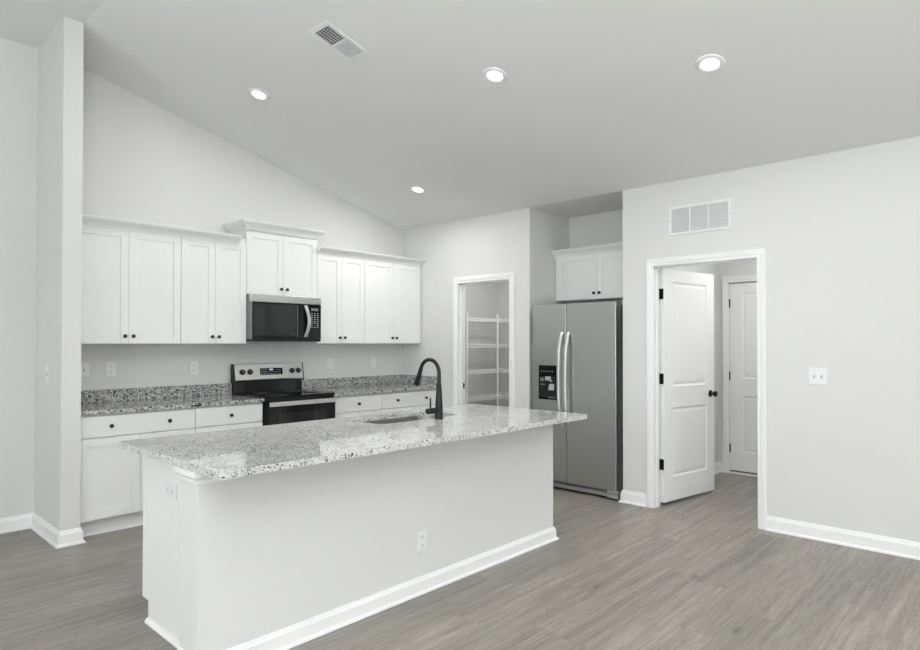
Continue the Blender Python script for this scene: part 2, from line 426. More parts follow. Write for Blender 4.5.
MB().box(.03, .065, HA0, HA0-.012, 0, HD).box(.03, .065, HA1, HA1+.012, 0, HD).box(.03, .065, HA0, HA1, HD, HD-.012).build('stop', M['trim'], d2)
d3 = opening(struct_empty('door_3'), FX, FD0, FD1, TW)

def panel_door_mesh(W, T, z0, z1, panels, stile):
    """leaf in local space: x 0..W, y 0..-T (both faces moulded), with raised panels in sunk bevels"""
    mb = MB(); bm = mb.bm
    xs = [0, stile, W-stile, W]
    zs = [z0] + [v for p in panels for v in p] + [z1]
    rings = ((0, 0), (.006, .0055), (.018, .0085), (.040, .0035))
    for yf, sgn in ((-T, 1), (0, -1)):
        for i in range(3):
            for k in range(len(zs)-1):
                a, b, c, d = xs[i], xs[i+1], zs[k], zs[k+1]
                if i == 1 and k % 2 == 1:
                    prev = None
                    for o, dep in rings:
                        q = [bm.verts.new((x, yf + sgn*dep, z)) for x, z in ((a+o, c+o), (b-o, c+o), (b-o, d-o), (a+o, d-o))]
                        if prev:
                            for j in range(4): bm.faces.new((prev[j], prev[(j+1) % 4], q[(j+1) % 4], q[j]))
                        prev = q
                    bm.faces.new(prev)
                else:
                    bm.faces.new([bm.verts.new((x, yf, z)) for x, z in ((a, c), (b, c), (b, d), (a, d))])
    for p, q in (((0, z0), (W, z0)), ((W, z0), (W, z1)), ((W, z1), (0, z1)), ((0, z1), (0, z0))):
        bm.faces.new([bm.verts.new(v) for v in ((p[0], 0, p[1]), (q[0], 0, q[1]), (q[0], -T, q[1]), (p[0], -T, p[1]))])
    bmesh.ops.remove_doubles(bm, verts=bm.verts[:], dist=1e-5)
    return mb
PAN = [(.235, .835), (1.02, 1.93)]
leaf = panel_door_mesh(.788, .035, .032, 2.036, PAN, .125).build('door_leaf', M['trim'], d2)
LA = math.radians(-9.5)
leaf.location = (.106, -3.198, 0); leaf.rotation_euler = (0, 0, LA)
kb = MB().lathe([(0, 0), (.032, 0), (.032, .006), (.014, .010), (.011, .026), (.018, .034), (.027, .046), (.027, .056), (.018, .065), (0, .067)], (.722, -.035, .930), '-y')
kb.lathe([(0, 0), (.032, 0), (.032, .006), (.014, .010), (.011, .026), (.018, .034), (.027, .046), (.027, .056), (.018, .065), (0, .067)], (.722, 0, .930), 'y')
kb.build('door_knob', M['black'], leaf, smooth=True)
for z in (.355, 1.09, 1.82):
    h = MB().box(-.003, -.0005, -.034, -.001, z-.045, z+.045)
    h.lathe([(0, -.046), (.007, -.046), (.007, .046), (0, .046)], (-.006, .004, z), 'z', 12)
    h.build('hinge', M['black'], leaf)
    MB().box(.066, .113, HA0-.003, HA0, z-.045, z+.045).build('hinge_plate', M['black'], d2)
MB().box(FX+.050, FX+.085, FD0, FD0-.014, 0, HD).box(FX+.050, FX+.085, FD1, FD1+.014, 0, HD).box(FX+.050, FX+.085, FD0, FD1, HD, HD-.014).build('stop', M['trim'], d3)
# far hall door (closed, hinged on its left)
leaf2 = panel_door_mesh(FD0-FD1-.006, .035, .035, 2.038, PAN, .125).build('door_leaf', M['trim'], d3)
leaf2.location = (FX+.048, FD0-.003, 0); leaf2.rotation_euler = (0, 0, -PI/2)
for z in (.27, 1.045, 1.825):
    MB().lathe([(0, -.045), (.0075, -.045), (.0075, .045), (0, .045)], (FX+.006, FD0-.004, z), 'z', 12).build('hinge', M['black'], d3)
MB().box(FX-.005, FX+.1, FD0, FD1, 0, .018).build('threshold', M['trim'], d3, .003)
MB().box(FX+.012, FX+.09, FD0-.002, FD1+.002, .018, .034).build('threshold_strip', M['wood'], d3)

# ------------------------------------------------------------------ small wall fittings
def outlet(label, loc, rotz, group=None, kind='duplex'):
    """local space: plate faces -y, centre at origin"""
    t = thing('wall_outlet' if kind != 'switch' else 'light_switch', label, 'outlet' if kind != 'switch' else 'light switch', loc, rotz, group)
    MB().box(-.037, .037, -.006, 0, -.059, .059).build('cover_plate', M['plastic'], t, .0025)
    if kind == 'duplex':
        for s in (-1, 1):
            r = MB().box(-.017, .017, -.0085, -.006, s*.0235-.014, s*.0235+.014).build('receptacle', M['plastic'], t, .004)
            q = MB()
            for dx in (-.0065, .0065): q.box(dx-.0012, dx+.0012, -.0088, -.0080, s*.0235-.003, s*.0235+.006)
            q.lathe([(0, 0), (.0025, 0), (.0025, .0006), (0, .0006)], (0, -.0083, s*.0235-.009), '-y', 10)
            q.build('slots', M['slot'], r)
        MB().lathe([(0, 0), (.003, 0), (.002, .0015), (0, .0015)], (0, -.006, 0), '-y', 12).build('screw', M['wire'], t)
    elif kind == 'decora':
        r = MB().box(-.0165, .0165, -.009, -.006, -.033, .033).build('receptacle', M['plastic'], t, .001)
        q = MB()
        for s in (-1, 1):
            q = MB()
            for dx in (-.006, .006): q.box(dx-.001, dx+.001, -.0093, -.0085, s*.021-.003, s*.021+.005)
            q.build('socket_slots', M['grey_slot'], r)
    else:
        MB().box(-.0055, .0055, -.0068, -.0055, -.012, .012).build('toggle_slot', M['grey_slot'], t)
        MB().prism([(-.006, -.006), (-.006, .007), (-.016, .012), (-.017, .008)], lambda p: (-.0045, p[0], p[1]), lambda p: (.0045, p[0], p[1])).build('toggle', M['plastic'], t, .001)
        for s in (-1, 1): MB().lathe([(0, 0), (.003, 0), (.002, .0015), (0, .0015)], (0, -.006, s*.030), '-y', 12).build('screw', M['wire'], t)
    return t
outlet('white switch plate on backsplash wall, half hidden by the divider wall', (-3.402, 0, 1.18), 0, None, 'switch')
outlet('white outlet above left granite counter, farthest left of the two full outlets there', (-3.208, 0, 1.18), 0)
outlet('white outlet above left granite counter, nearer to the range', (-2.52, 0, 1.172), 0)
outlet('white outlet plate above right granite counter, the one nearer to the range', (-1.047, 0, 1.17), 0, None, 'decora')
outlet('white outlet plate above right granite counter, the one nearer to the room corner', (-.453, 0, 1.168), 0, None, 'decora')
outlet('white light switch on the left side of the divider wall', (DV0, -.345, 1.172), -PI/2, None, 'switch')
o = outlet('white sideways outlet on the white end panel of the island', (-3.765, -2.585, .698), -PI/2)
o.rotation_euler = (0, PI/2, -PI/2)
outlet('white outlet low on the long painted front of the island', (-2.575, -3.045, .288), 0)
# two-gang switch on the right wall
t = thing('double_light_switch', 'white double toggle switch plate on the wall right of the open door', 'light switch', (0, -4.432, 1.162), -PI/2)
MB().box(-.060, .060, -.006, 0, -.060, .060).build('cover_plate', M['plastic'], t, .0025)
for dx in (-.023, .023):
    MB().box(dx-.0055, dx+.0055, -.0068, -.0055, -.012, .012).build('toggle_slot', M['grey_slot'], t)
    MB().prism([(-.006, -.006), (-.006, .007), (-.017, .012), (-.018, .008)], lambda p: (dx-.0045, p[0], p[1]), lambda p: (dx+.0045, p[0], p[1])).build('toggle', M['plastic'], t, .001)
    for s in (-1, 1): MB().lathe([(0, 0), (.003, 0), (.002, .0015), (0, .0015)], (dx, -.006, s*.030), '-y', 12).build('screw', M['wire'], t)
# return air grille over the hall door: local x -> world -y
t = thing('return_air_grille', 'white three-section air return grille on wall above the open door', 'air vent', (0, -3.583, 2.411), -PI/2)
gw, gh = .255, .119
f = MB()
for a, b, c, d in ((-gw, gw, gh-.022, gh), (-gw, gw, -gh, -gh+.022), (-gw, -gw+.024, -gh+.022, gh-.022), (gw-.024, gw, -gh+.022, gh-.022), (-.083, -.071, -gh+.022, gh-.022), (.071, .083, -gh+.022, gh-.022)):
    f.box(a, b, -.010, 0, c, d)
f.build('frame', M['plastic'], t, .002)
MB().box(-gw+.02, gw-.02, -.0012, 0, -gh+.02, gh-.02).build('backing', M['filter'], t)
for x0, x1 in ((-gw+.024, -.083), (-.071, .071), (.083, gw-.024)):
    g = MB()
    n = 17
    for k in range(n):
        z = -gh+.024 + (2*gh-.048)*(k+.5)/n
        g.prism([(-.009, z-.0045), (-.0075, z-.0050), (-.0015, z+.0035), (-.003, z+.004)], lambda p: (x0, p[0], p[1]), lambda p: (x1, p[0], p[1]))
    g.build('louvers', M['plastic'], t)
for s in (-1, 1): MB().lathe([(0, 0), (.004, 0), (.003, .002), (0, .002)], (s*(gw-.012), -.010, 0), '-y', 12).build('screw', M['grey_slot'], t)

# ------------------------------------------------------------------ ceiling fittings on the slope
TILT = math.atan(SL)
def on_slope(o, x, y):
    o.location = (x, y, H - SL*x)
    o.rotation_euler = (0, TILT, 0)       # local -z is the ceiling's room-side normal
def downlight(label):
    t = thing('recessed_ceiling_light', label, 'ceiling light', (0,0,0), 0, 'recessed lights in the sloped ceiling')
    MB().lathe([(.0505, -.004), (.053, -.009), (.064, -.013), (.080, -.008), (.084, 0), (.0505, 0)], (0,0,0), 'z', 40).build('trim_ring', M['plastic'], t, smooth=True)
    MB().lathe([(0, -.012), (.03, -.0115), (.044, -.0095), (.050, -.007), (.050, -.002), (0, -.002)], (0,0,0), 'z', 40).build('lens', M['lamp'], t, smooth=True)
    return t
dl = downlight('')
spots = [(-2.49, -1.081, 'round recessed ceiling light over the left cabinets, leftmost one'), (-1.796, -2.933, 'round recessed ceiling light over the island, second from the right'),
         (-1.282, -4.167, 'round recessed ceiling light farthest right, toward the door'), (-.747, -1.059, 'small far recessed ceiling light, lowest one near the pantry corner')]
for i, (x, y, lab) in enumerate(spots):
    o = dl if i == 0 else copy_tree(dl)
    on_slope(o, x, y); o['label'] = lab
    l = bpy.data.lights.new('downlight_bulb', 'AREA'); l.shape = 'DISK'; l.size = .11; l.energy = 5.0; l.color = (1, .995, .99)
    lo = bpy.data.objects.new('downlight_bulb', l); C.objects.link(lo); lo.parent = o; lo.location = (0, 0, -.016)
# supply register
t = thing('ceiling_register', 'white rectangular ceiling air register, one half dark slats', 'air vent')
on_slope(t, -2.554, -2.226)
hw, hh = .172, .102
f = MB()
for a, b, c, d in ((-hw, hw, hh-.026, hh), (-hw, hw, -hh, -hh+.026), (-hw, -hw+.032, -hh+.02, hh-.02), (hw-.020, hw, -hh+.02, hh-.02), (-.004, .014, -hh+.02, hh-.02)):
    f.box(a, b, c, d, -.008, 0)
f.build('frame', M['plastic'], t, .002)
MB().box(-hw+.02, 0, -hh+.015, hh-.015, -.0012, 0).build('dark_duct_sheet', M['slot'], t)  # near-black sheet stands in for the shade inside the duct
MB().box(.005, hw-.01, -hh+.015, hh-.015, -.0012, 0).build('pale_backing', M['plastic'], t)  # white backing added so this half of the register looks brighter
g = MB()
for k in range(6):
    y = -hh+.026 + (2*hh-.052)*(k+.5)/6
    g.prism([(y-.006, -.0075), (y-.003, -.0080), (y+.001, -.002), (y-.001, -.0015)], lambda p: (-hw+.032, p[0], p[1]), lambda p: (-.004, p[0], p[1]))
for k in range(1, 9):
    x = -hw+.032 + (hw-.036)*k/9
    g.box(x-.0012, x+.0012, -hh+.026, hh-.026, -.0035, -.0015)
g.build('open_slats', M['plastic'], t)
g = MB()
for k in range(12):
    x = .014 + (hw-.034)*(k+.5)/12
    g.prism([(x-.0056, -.0078), (x-.0046, -.0082), (x+.0046, -.002), (x+.0036, -.0015)], lambda p: (p[0], -hh+.026, p[1]), lambda p: (p[0], hh-.026, p[1]))
for k in range(1, 7):
    y = -hh+.026 + (2*hh-.052)*k/7
    g.box(.014, hw-.020, y-.0014, y+.0014, -.0088, -.0070)
g.build('closed_slats', M['plastic'], t)

# ------------------------------------------------------------------ cabinets (local: x 0..w, back at y 0, front towards -y)
def knob_mb(x, y, z):
    return MB().lathe([(0, 0), (.0085, 0), (.007, .003), (.0055, .011), (.009, .016), (.0145, .019), (.0155, .023), (.0135, .027), (.006, .0295), (0, .030)], (x, y, z), '-y', 20)
def shaker(x0, x1, z0, z1, y, rail=.058, t=.019, rec=.008):
    m = MB()
    m.box(x0, x0+rail, y-t, y, z0, z1).box(x1-rail, x1, y-t, y, z0, z1)
    m.box(x0+rail, x1-rail, y-t, y, z0, z0+rail).box(x0+rail, x1-rail, y-t, y, z1-rail, z1)
    m.box(x0+rail, x1-rail, y-t+rec, y, z0+rail, z1-rail)
    return m
def doors(t, x0, x1, z0, z1, y, knob_z, n=2):
    g = .0011
    ws = (x1-x0)/n
    for k in range(n):
        a, b = x0+k*ws+g, x0+(k+1)*ws-g
        d = shaker(a, b, z0, z1, y).build('door', M['cabinet'], t, .0012)
        kx = (b-.030) if k == 0 else (a+.030)
        knob_mb(kx, y-.019, knob_z).build('knob', M['bronze'], d, smooth=True)
def wall_cabinet(label, loc, rotz, w, D, z0, z1, dx0=0, dx1=None, top=None, door_z0=.004):
    t = thing('wall_cabinet', label, 'cabinet', loc, rotz)
    dx1 = w if dx1 is None else dx1
    MB().box(0, w, -D, 0, z0, top or z1+.02).build('cabinet_body', M['cabinet'], t, .001)
    doors(t, dx0, dx1, z0+door_z0, z1, -D, z0+.062)
    return t
UZ, UT = 1.387, 2.285
xL0 = DV1+.0015
wall_cabinet('white two-door wall cabinet against the divider wall, widest on the left', (xL0, -.0, 0), 0, -2.777-xL0, .311, UZ, UT, dx0=.018, top=2.345)
wall_cabinet('white two-door wall cabinet directly left of the microwave', (-2.775, 0, 0), 0, .587, .311, UZ, UT, top=2.345)
wall_cabinet('short raised white wall cabinet above the microwave', (-2.186, 0, 0), 0, .752, .311, 1.84, 2.418, top=2.49)
wall_cabinet('white narrow two-door wall cabinet directly right of the microwave', (-1.432, 0, 0), 0, .594, .311, UZ, UT, top=2.345)
wall_cabinet('white two-door wall cabinet in the room corner, rightmost of the wall run', (-.836, 0, 0), 0, .834, .311, UZ, UT, dx1=.814, top=2.345)
wall_cabinet('short white wall cabinet in the alcove above the refrigerator', (.7195, AL0-.001, 0), -PI/2, 1.017, .26, 1.832, 2.285, dx0=.035, dx1=.972, top=2.345)
def crown(name, label, path, z0, z1):
    h = z1-z0; o = .070
    pr = [(.0, z0), (.008, z0), (.010, z0+.12*h), (.018, z0+.30*h), (.034, z0+.52*h), (.052, z0+.68*h), (.060, z0+.80*h), (.060, z0+.86*h), (o, z0+.88*h), (o, z1), (0, z1)]
    return tag(MB().sweep(path, pr).build(name, M['cabinet']), label, 'molding')
crown('crown_molding', 'white crown molding along the top of the left wall cabinets', [(DV1+.002, -.3305), (-2.262, -.3305)], 2.282, 2.352)
crown('crown_molding', 'raised white crown molding wrapping the cabinet above the microwave', [(-2.1865, -.001), (-2.1865, -.3305), (-1.4335, -.3305), (-1.4335, -.001)], 2.424, 2.502)
crown('crown_molding', 'white crown molding along the top of the right wall cabinets', [(-1.432, -.3305), (-.001, -.3305)], 2.282, 2.352)
crown('crown_molding', 'white crown molding on top of the cabinet above the refrigerator', [(.440, AL0-.002), (.440, AL1+.002)], 2.282, 2.352)

# base cabinets
CT, CB = .912, .880
def base_cabinet(label, x0, x1, dx1=None, knobs=1):
    w = x1-x0
    t = thing('base_cabinet', label, 'cabinet', (x0, 0, 0))
    dx1 = w if dx1 is None else dx1
    MB().box(0, w, -.61, -.001, .115, CB-.001).build('cabinet_body', M['cabinet'], t, .001)
    MB().box(0, w, -.545, -.53, 0, .115).sweep([(0, -.545), (w, -.545)], [(0, 0), (.012, 0), (.011, .008), (.004, .018), (0, .018)]).build('toe_kick', M['cabinet'], t)
    dr = MB().box(.002, dx1-.002, -.629, -.610, .716, .866).build('drawer', M['cabinet'], t, .002)
    for k in range(knobs):
        kx = dx1*(.5 if knobs == 1 else (.25, .75)[k])
        knob_mb(kx, -.629, .792).build('knob', M['bronze'], dr, smooth=True)
    g = .0018
    for k in range(2):
        a, b = k*dx1/2+g, (k+1)*dx1/2-g
        d = shaker(a, b, .128, .708, -.610).build('door', M['cabinet'], t, .0012)
        knob_mb((b-.03) if k == 0 else (a+.03), -.629, .655).build('knob', M['bronze'], d, smooth=True)
    return t
base_cabinet('white base cabinet with two-knob drawer beside the divider wall', DV1+.0015, -2.783, knobs=2)
base_cabinet('white base cabinet with one-knob drawer left of the range', -2.781, -2.190)
base_cabinet('white base cabinet with one-knob drawer right of the range', -1.452, -.849)
base_cabinet('white base cabinet with two-knob drawer in the room corner', -.847, -.0015, dx1=.826, knobs=2)

def slab(mb, x0, x1, y0, y1): mb.box(x0, x1, y0, y1, CB, CT)
t = thing('granite_countertop', 'speckled grey granite countertop left of the range', 'countertop', (0,0,0))
MB().box(DV1+.001, -2.1885, -.656, -.001, CB, CT).build('worktop', M['granite_grey'], t, .005)
MB().box(DV1+.001, -2.1885, -.021, -.001, CT, 1.016).build('backsplash', M['granite_grey'], t, .003)
t = thing('granite_countertop', 'speckled grey granite countertop right of the range, into the corner', 'countertop', (0,0,0))
MB().box(-1.4535, -.001, -.656, -.001, CB, CT).build('worktop', M['granite_grey'], t, .005)
MB().box(-1.4355, -.001, -.021, -.001, CT, 1.016).build('backsplash', M['granite_grey'], t, .003)
MB().box(-.021, -.001, -.650, -.022, CT, 1.016).build('side_splash', M['granite_grey'], t, .003)

# ------------------------------------------------------------------ range
t = thing('electric_range', 'stainless and black glass electric range between the granite counters', 'stove', (-2.180, 0, 0))
W = .742
MB().box(.010, W-.020, -.648, -.03, .02, .905).build('body', M['rubber'], t, .002)
MB().box(.004, W-.016, -.660, -.10, .905, .922).build('cooktop', M['glass_black'], t, .004)
for bx_, by, r in ((.20, -.50, .105), (.57, -.50, .085), (.20, -.24, .075), (.57, -.24, .105)):
    for q in (r, r*.62):
        MB().lathe([(q-.0015, .9222), (q-.0015, .9226), (q, .9226), (q, .9222)], (bx_, by, 0), 'z', 40).build('burner_ring', M['grey_side'], t)
bg = MB().prism([(-.035, .905), (-.10, .905), (-.095, 1.03), (-.035, 1.03)], lambda p: (.004, p[0], p[1]), lambda p: (W-.019, p[0], p[1])).build('backguard', M['glass_black'], t, .003)
cp = MB().prism([(-.03, 1.032), (-.100, 1.032), (-.104, 1.045), (-.078, 1.192), (-.03, 1.192)], lambda p: (.006, p[0], p[1]), lambda p: (W-.006, p[0], p[1])).build('control_panel', M['steel'], t, .002)
MB().prism([(-.028, 1.02), (-.102, 1.02), (-.106, 1.045), (-.080, 1.195), (-.028, 1.195)], lambda p: (-.002, p[0], p[1]), lambda p: (.006, p[0], p[1])).build('end_cap', M['rubber'], t, .001)
MB().prism([(-.028, 1.02), (-.102, 1.02), (-.106, 1.045), (-.080, 1.195), (-.028, 1.195)], lambda p: (W-.006, p[0], p[1]), lambda p: (W+.002, p[0], p[1])).build('end_cap', M['rubber'], t, .001)
nrm = Vector((0, -(1.192-1.045), -(.104-.078))).normalized(); nrm = Vector((0, -.985, .174))
def pf(z): return -.104 + (z-1.045)*(.026/.147)
for kx in (.080, .158, .612, .684):
    zc = 1.118
    MB().lathe([(0, 0), (.027, 0), (.027, .004), (.023, .006), (.022, .022), (.019, .025), (0, .025)], (kx, pf(zc), zc), nrm, 24).build('burner_knob', M['rubber'], t, smooth=True)
    MB().box(kx-.002, kx+.002, pf(zc)-.027, pf(zc)-.024, zc+.002, zc+.020).build('knob_mark', M['label'], t)
dp = MB().prism([(pf(1.085)-.001, 1.085), (pf(1.150)-.001, 1.150), (pf(1.150)+.004, 1.150), (pf(1.085)+.004, 1.085)], lambda p: (.262, p[0], p[1]), lambda p: (.505, p[0], p[1])).build('display_panel', M['glass_black'], t)
MB().box(.362, .402, pf(1.137)-.003, pf(1.137)+.001, 1.128, 1.143).build('clock_display', M['display'], dp)
bt = MB()
for k in range(9):
    for r in range(3):
        if r == 2 and 3 <= k <= 6: continue
        z = 1.095+r*.019; x = .274+k*.0245
        bt.box(x, x+.011, pf(z)-.0025, pf(z), z-.003, z+.003)
bt.build('button_legend', M['label'], dp)
# front
MB().box(.012, W-.022, -.656, -.645, .884, .904).build('front_vent', M['rubber'], t, .002)
od = MB().box(.012, W-.022, -.678, -.650, .175, .880).build('oven_door', M['glass_black'], t, .004)
MB().box(.12, W-.12, -.6795, -.677, .42, .775).build('oven_window', M['dark_window'], od, .002)
h = MB().box(.016, W-.024, -.706, -.694, .836, .876)
h.box(.030, .055, -.696, -.676, .842, .870).box(W-.055, W-.030, -.696, -.676, .842, .870)
h.build('handle', M['steel_bright'], od, .004)
MB().box(.012, W-.022, -.674, -.650, .03, .168).build('storage_drawer', M['steel'], t, .003)

# ------------------------------------------------------------------ microwave
t = thing('microwave_oven', 'black glass over-the-range microwave with curved steel handle', 'microwave', (-2.183, 0, 0))
W = .746
MB().box(.002, W-.002, -.375, -.002, 1.412, 1.836).build('body', M['grey_side'], t, .002)
MB().box(0, W, -.402, -.376, 1.770, 1.838).build('top_vent_strip', M['steel'], t, .003)
dg = MB().box(.012, .548, -.402, -.376, 1.432, 1.768).build('door', M['glass_black'], t, .003)
MB().box(.0, .011, -.402, -.376, 1.432, 1.768).build('door_edge', M['grey_side'], t, .001)
MB().box(.030, .475, -.4030, -.4018, 1.462, 1.752).build('window', M['dark_window'], dg)
MB().box(.479, .484, -.4036, -.4018, 1.445, 1.755).build('window_trim', M['grey_side'], dg)
pts = []
for k in range(17):
    a = k/16; z = 1.452 + a*.305; bow = math.sin(PI*a)
    pts.append((.566 + .026*bow, -.406 - .026*bow, z))
hb = MB()
rows = []
for p in pts:
    rows.append([hb.bm.verts.new((p[0]+dx, p[1]+dy, p[2])) for dx, dy in ((-.018, 0), (-.014, -.008), (.014, -.008), (.018, 0), (.012, .006), (-.012, .006))])
for a, b in zip(rows, rows[1:]):
    for j in range(6): hb.bm.faces.new((a[j], a[(j+1) % 6], b[(j+1) % 6], b[j]))
hb.bm.faces.new(rows[0][::-1]); hb.bm.faces.new(rows[-1])
hb.build('handle', M['steel_bright'], t, smooth=True)
pn = MB().box(.550, W, -.402, -.376, 1.432, 1.768).build('control_panel', M['glass_black'], t, .003)
kp = MB()
for r in range(8):
    for c in range(3):
        if r in (1,) and c == 1: continue
        x = .632 + c*.033; z = 1.545 + r*.019
        kp.box(x, x+.017, -.4035, -.4018, z, z+.007)
kp.build('keypad_legend', M['label'], pn)
MB().box(.632, .712, -.4035, -.4018, 1.708, 1.732).build('clock_window', M['grey_side'], pn)
MB().box(.0, W, -.400, -.01, 1.408, 1.431).build('bottom_panel', M['rubber'], t, .002)

# ------------------------------------------------------------------ refrigerator: local x -> world -y, front -x
t = thing('refrigerator', 'stainless side-by-side refrigerator with ice dispenser in the alcove', 'refrigerator', (.70, -1.954, 0), -PI/2)
W = .905; D0 = -.668; DF = -.750     # body front, door front (local y)
MB().box(.006, W-.006, D0, 0, .03, 1.744).build('body', M['grey_side'], t, .003)
SP = .389
def fridge_door(name, a, b):
    return MB().box(a, b, DF, D0-.010, .092, 1.764).build(name, M['steel_dark'], t, .005, segs=3)
fz = fridge_door('freezer_door', 0, SP-.003)
fr = fridge_door('refrigerator_door', SP+.003, W)
MB().box(.012, W-.012, D0-.010, D0, .10, 1.755).build('door_gasket', M['grey_side'], t)
def fridge_handle(x, parent, sgn):
    hb = MB(); rows = []
    n = 24
    for k in range(n+1):
        a = k/n; z = .615 + a*.885
        bow = min(1, math.sin(PI*a)*1.6)**.7 if 0 < a < 1 else 0
        y = DF - .004 - .052*bow; xx = x + sgn*.012*math.sin(PI*a)
        rows.append([hb.bm.verts.new((xx+dx, y+dy, z)) for dx, dy in ((-.013, .004), (-.013, -.010), (-.008, -.016), (.008, -.016), (.013, -.010), (.013, .004))])
    for a, b in zip(rows, rows[1:]):
        for j in range(6): hb.bm.faces.new((a[j], a[(j+1) % 6], b[(j+1) % 6], b[j]))
    hb.bm.faces.new(rows[0][::-1]); hb.bm.faces.new(rows[-1])
    hb.build('handle', M['steel_bright'], parent, smooth=True)
fridge_handle(SP-.036, fz, -1)
fridge_handle(SP+.036, fr, -1)
# dispenser: bezel, dark recess, paddles
dx0, dx1, dz0, dz1 = .078, .292, .855, 1.182
b = MB().box(dx0, dx1, DF-.004, DF+.002, 1.075, dz1)
b.box(dx0, dx0+.012, DF-.004, DF+.002, dz0, 1.075).box(dx1-.012, dx1, DF-.004, DF+.002, dz0, 1.075).box(dx0, dx1, DF-.004, DF+.002, dz0, dz0+.02)
b.build('dispenser_bezel', M['glass_black'], fz, .002)
MB().box(dx0+.012, dx1-.012, DF-.0015, DF+.002, dz0+.02, 1.075).build('dispenser_recess', M['rubber'], fz)
MB().box(dx0-.005, dx1+.005, DF-.0006, DF+.002, dz0-.005, dz1+.005).build('dispenser_surround', M['steel_dark'], fz, 0)
pd = MB().box(.160, .222, DF-.016, DF-.002, 1.038, 1.076).box(.215, .238, DF-.014, DF-.004, 1.026, 1.040)
pd.build('dispenser_nozzle', M['label'], fz, .003)
MB().prism([(.192, .945), (.262, .945), (.258, 1.006), (.206, 1.006)], lambda p: (p[0], DF-.012, p[1]), lambda p: (p[0], DF-.003, p[1])).build('dispenser_paddle', M['label'], fz, .003)
MB().box(.10, .14, DF-.012, DF-.003, 1.03, 1.06).build('dispenser_lever', M['grey_side'], fz, .003)
MB().box(dx0+.02, .15, DF-.014, DF-.002, .995, 1.003).box(dx1-.10, dx1-.02, DF-.014, DF-.002, dz0+.018, dz0+.026).build('drip_ledge', M['grey_side'], fz)
lg = MB()
for k in range(6): lg.box(.108+k*.025, .119+k*.025, DF-.0048, DF-.004, 1.122, 1.128)
lg.build('dispenser_legend', M['label'], fz)
# base: grille, corner brackets, feet, top hinge covers
MB().box(.01, W-.01, -.690, -.64, .018, .050).build('base_grille', M['steel'], t, .003)
MB().box(.01, W-.01, -.655, -.62, .05, .09).build('grille_recess', M['slot'], t)
for a, b in ((.0, .10), (W-.12, W-.004)):
    MB().box(a, b, -.712, -.64, .014, .052).box(a+.01, b, -.715, -.66, .058, .088).build('corner_bracket', M['steel_bright'], t, .004)
for a in (.05, W-.07):
    MB().lathe([(0, 0), (.022, 0), (.022, .012), (.010, .014), (.010, .04), (0, .04)], (a, -.60, 0), 'z', 16).build('foot', M['rubber'], t)
    MB().box(a-.035, a+.035, -.72, -.60, 1.745, 1.770).build('hinge_cover', M['grey_side'], t, .004)

# ------------------------------------------------------------------ pantry wire shelves
def wire_shelf(z, label):
    t = thing('wire_shelf', label, 'shelf', (0, 0, z))
    d = .42
    g = MB()
    # back run along y = 0, far run along x = 1.75
    xs = [.13 + k*.0255 for k in range(int((1.735-.13)/.0255)+1)]
    for x in xs: g.box(x-.0015, x+.0015, -d, -.008, -.003, 0)
    y = -d-.02
    while y > -1.755: g.box(1.75-d, 1.742, y-.0015, y+.0015, -.003, 0); y -= .0255
    g.build('deck_wires', M['wire'], t)
    r = MB()
    for yy, zz in ((-d, -.002), (-d, -.030), (-d*.5, -.006), (-.010, -.006)): r.box(.125, 1.742 if yy > -.4 else 1.75-d, yy-.0055, yy+.0055, zz-.009, zz+.009)
    for xx, zz in ((1.75-d, -.002), (1.75-d, -.030), (1.75-d*.5, -.006), (1.742, -.006)): r.box(xx-.0055, xx+.0055, -1.755, -.42, zz-.009, zz+.009)
    k = .125
    while k < 1.75-d: r.box(k-.002, k+.002, -d-.002, -d+.002, -.030, 0); k += .038
    k = -.43
    while k > -1.75: r.box(1.75-d-.002, 1.75-d+.002, k-.002, k+.002, -.030, 0); k -= .038
    r.build('rails', M['wire'], t)
    for x in (.86,):
        MB().box(x-.006, x+.006, -d+.02, -d+.026, -.07, -.004).build('clip', M['wire'], t)
    return t
for z, lab in ((1.702, 'white wire pantry shelf, topmost of the four'), (1.376, 'white wire pantry shelf, second from the top'), (1.043, 'white wire pantry shelf, third from the top'), (.706, 'white wire pantry shelf, lowest one seen just above the island')):
    wire_shelf(z, lab)
for x, y, lab in ((.664, -.4375, 'white vertical shelf pole next to the left pantry jamb'), (1.252, -.4375, 'white vertical shelf pole at the inner corner of the pantry shelves')):
    p = MB().lathe([(0, 0), (.011, 0), (.011, 1.765), (.009, 1.77), (0, 1.77)], (x, y, 0), 'z', 14)
    tag(p.build('shelf_pole', M['wire'], None, smooth=True), lab, 'pole')

# ------------------------------------------------------------------ island
IX0, IX1, IYB, IYJ, IYF = -3.765, -1.283, -2.235, -2.865, -3.045
IT, IB = .901, .870
SX0, SX1, SY0, SY1 = -2.55, -1.83, -2.655, -2.285
t = thing('kitchen_island', 'long white island with painted knee wall and white end panel', 'island', (0,0,0))
MB().box(IX0+.018, SX0-.03, IYB-.02, IYJ, .105, IB-.002).box(SX1+.03, IX1-.018, IYB-.02, IYJ, .105, IB-.002).box(IX0+.018, IX1-.018, IYB-.075, IYJ, 0, .105).box(SX0-.03, SX1+.03, IYB-.02, IYB-.026, .105, IB-.002).box(SX0-.03, SX1+.03, IYJ+.02, IYJ, .105, IB-.002).build('cabinet_body', M['cabinet'], t)
ep = [(IYB, .105), (IYB, IB-.001), (IYJ, IB-.001), (IYJ, 0), (IYB-.075, 0), (IYB-.075, .105)]
for a, b in ((IX0, IX0+.018), (IX1-.018, IX1)):
    MB().prism(ep, lambda p: (a, p[0], p[1]), lambda p: (b, p[0], p[1])).build('end_panel', M['cabinet'], t, .001)
IW = (IX1-IX0-.036)
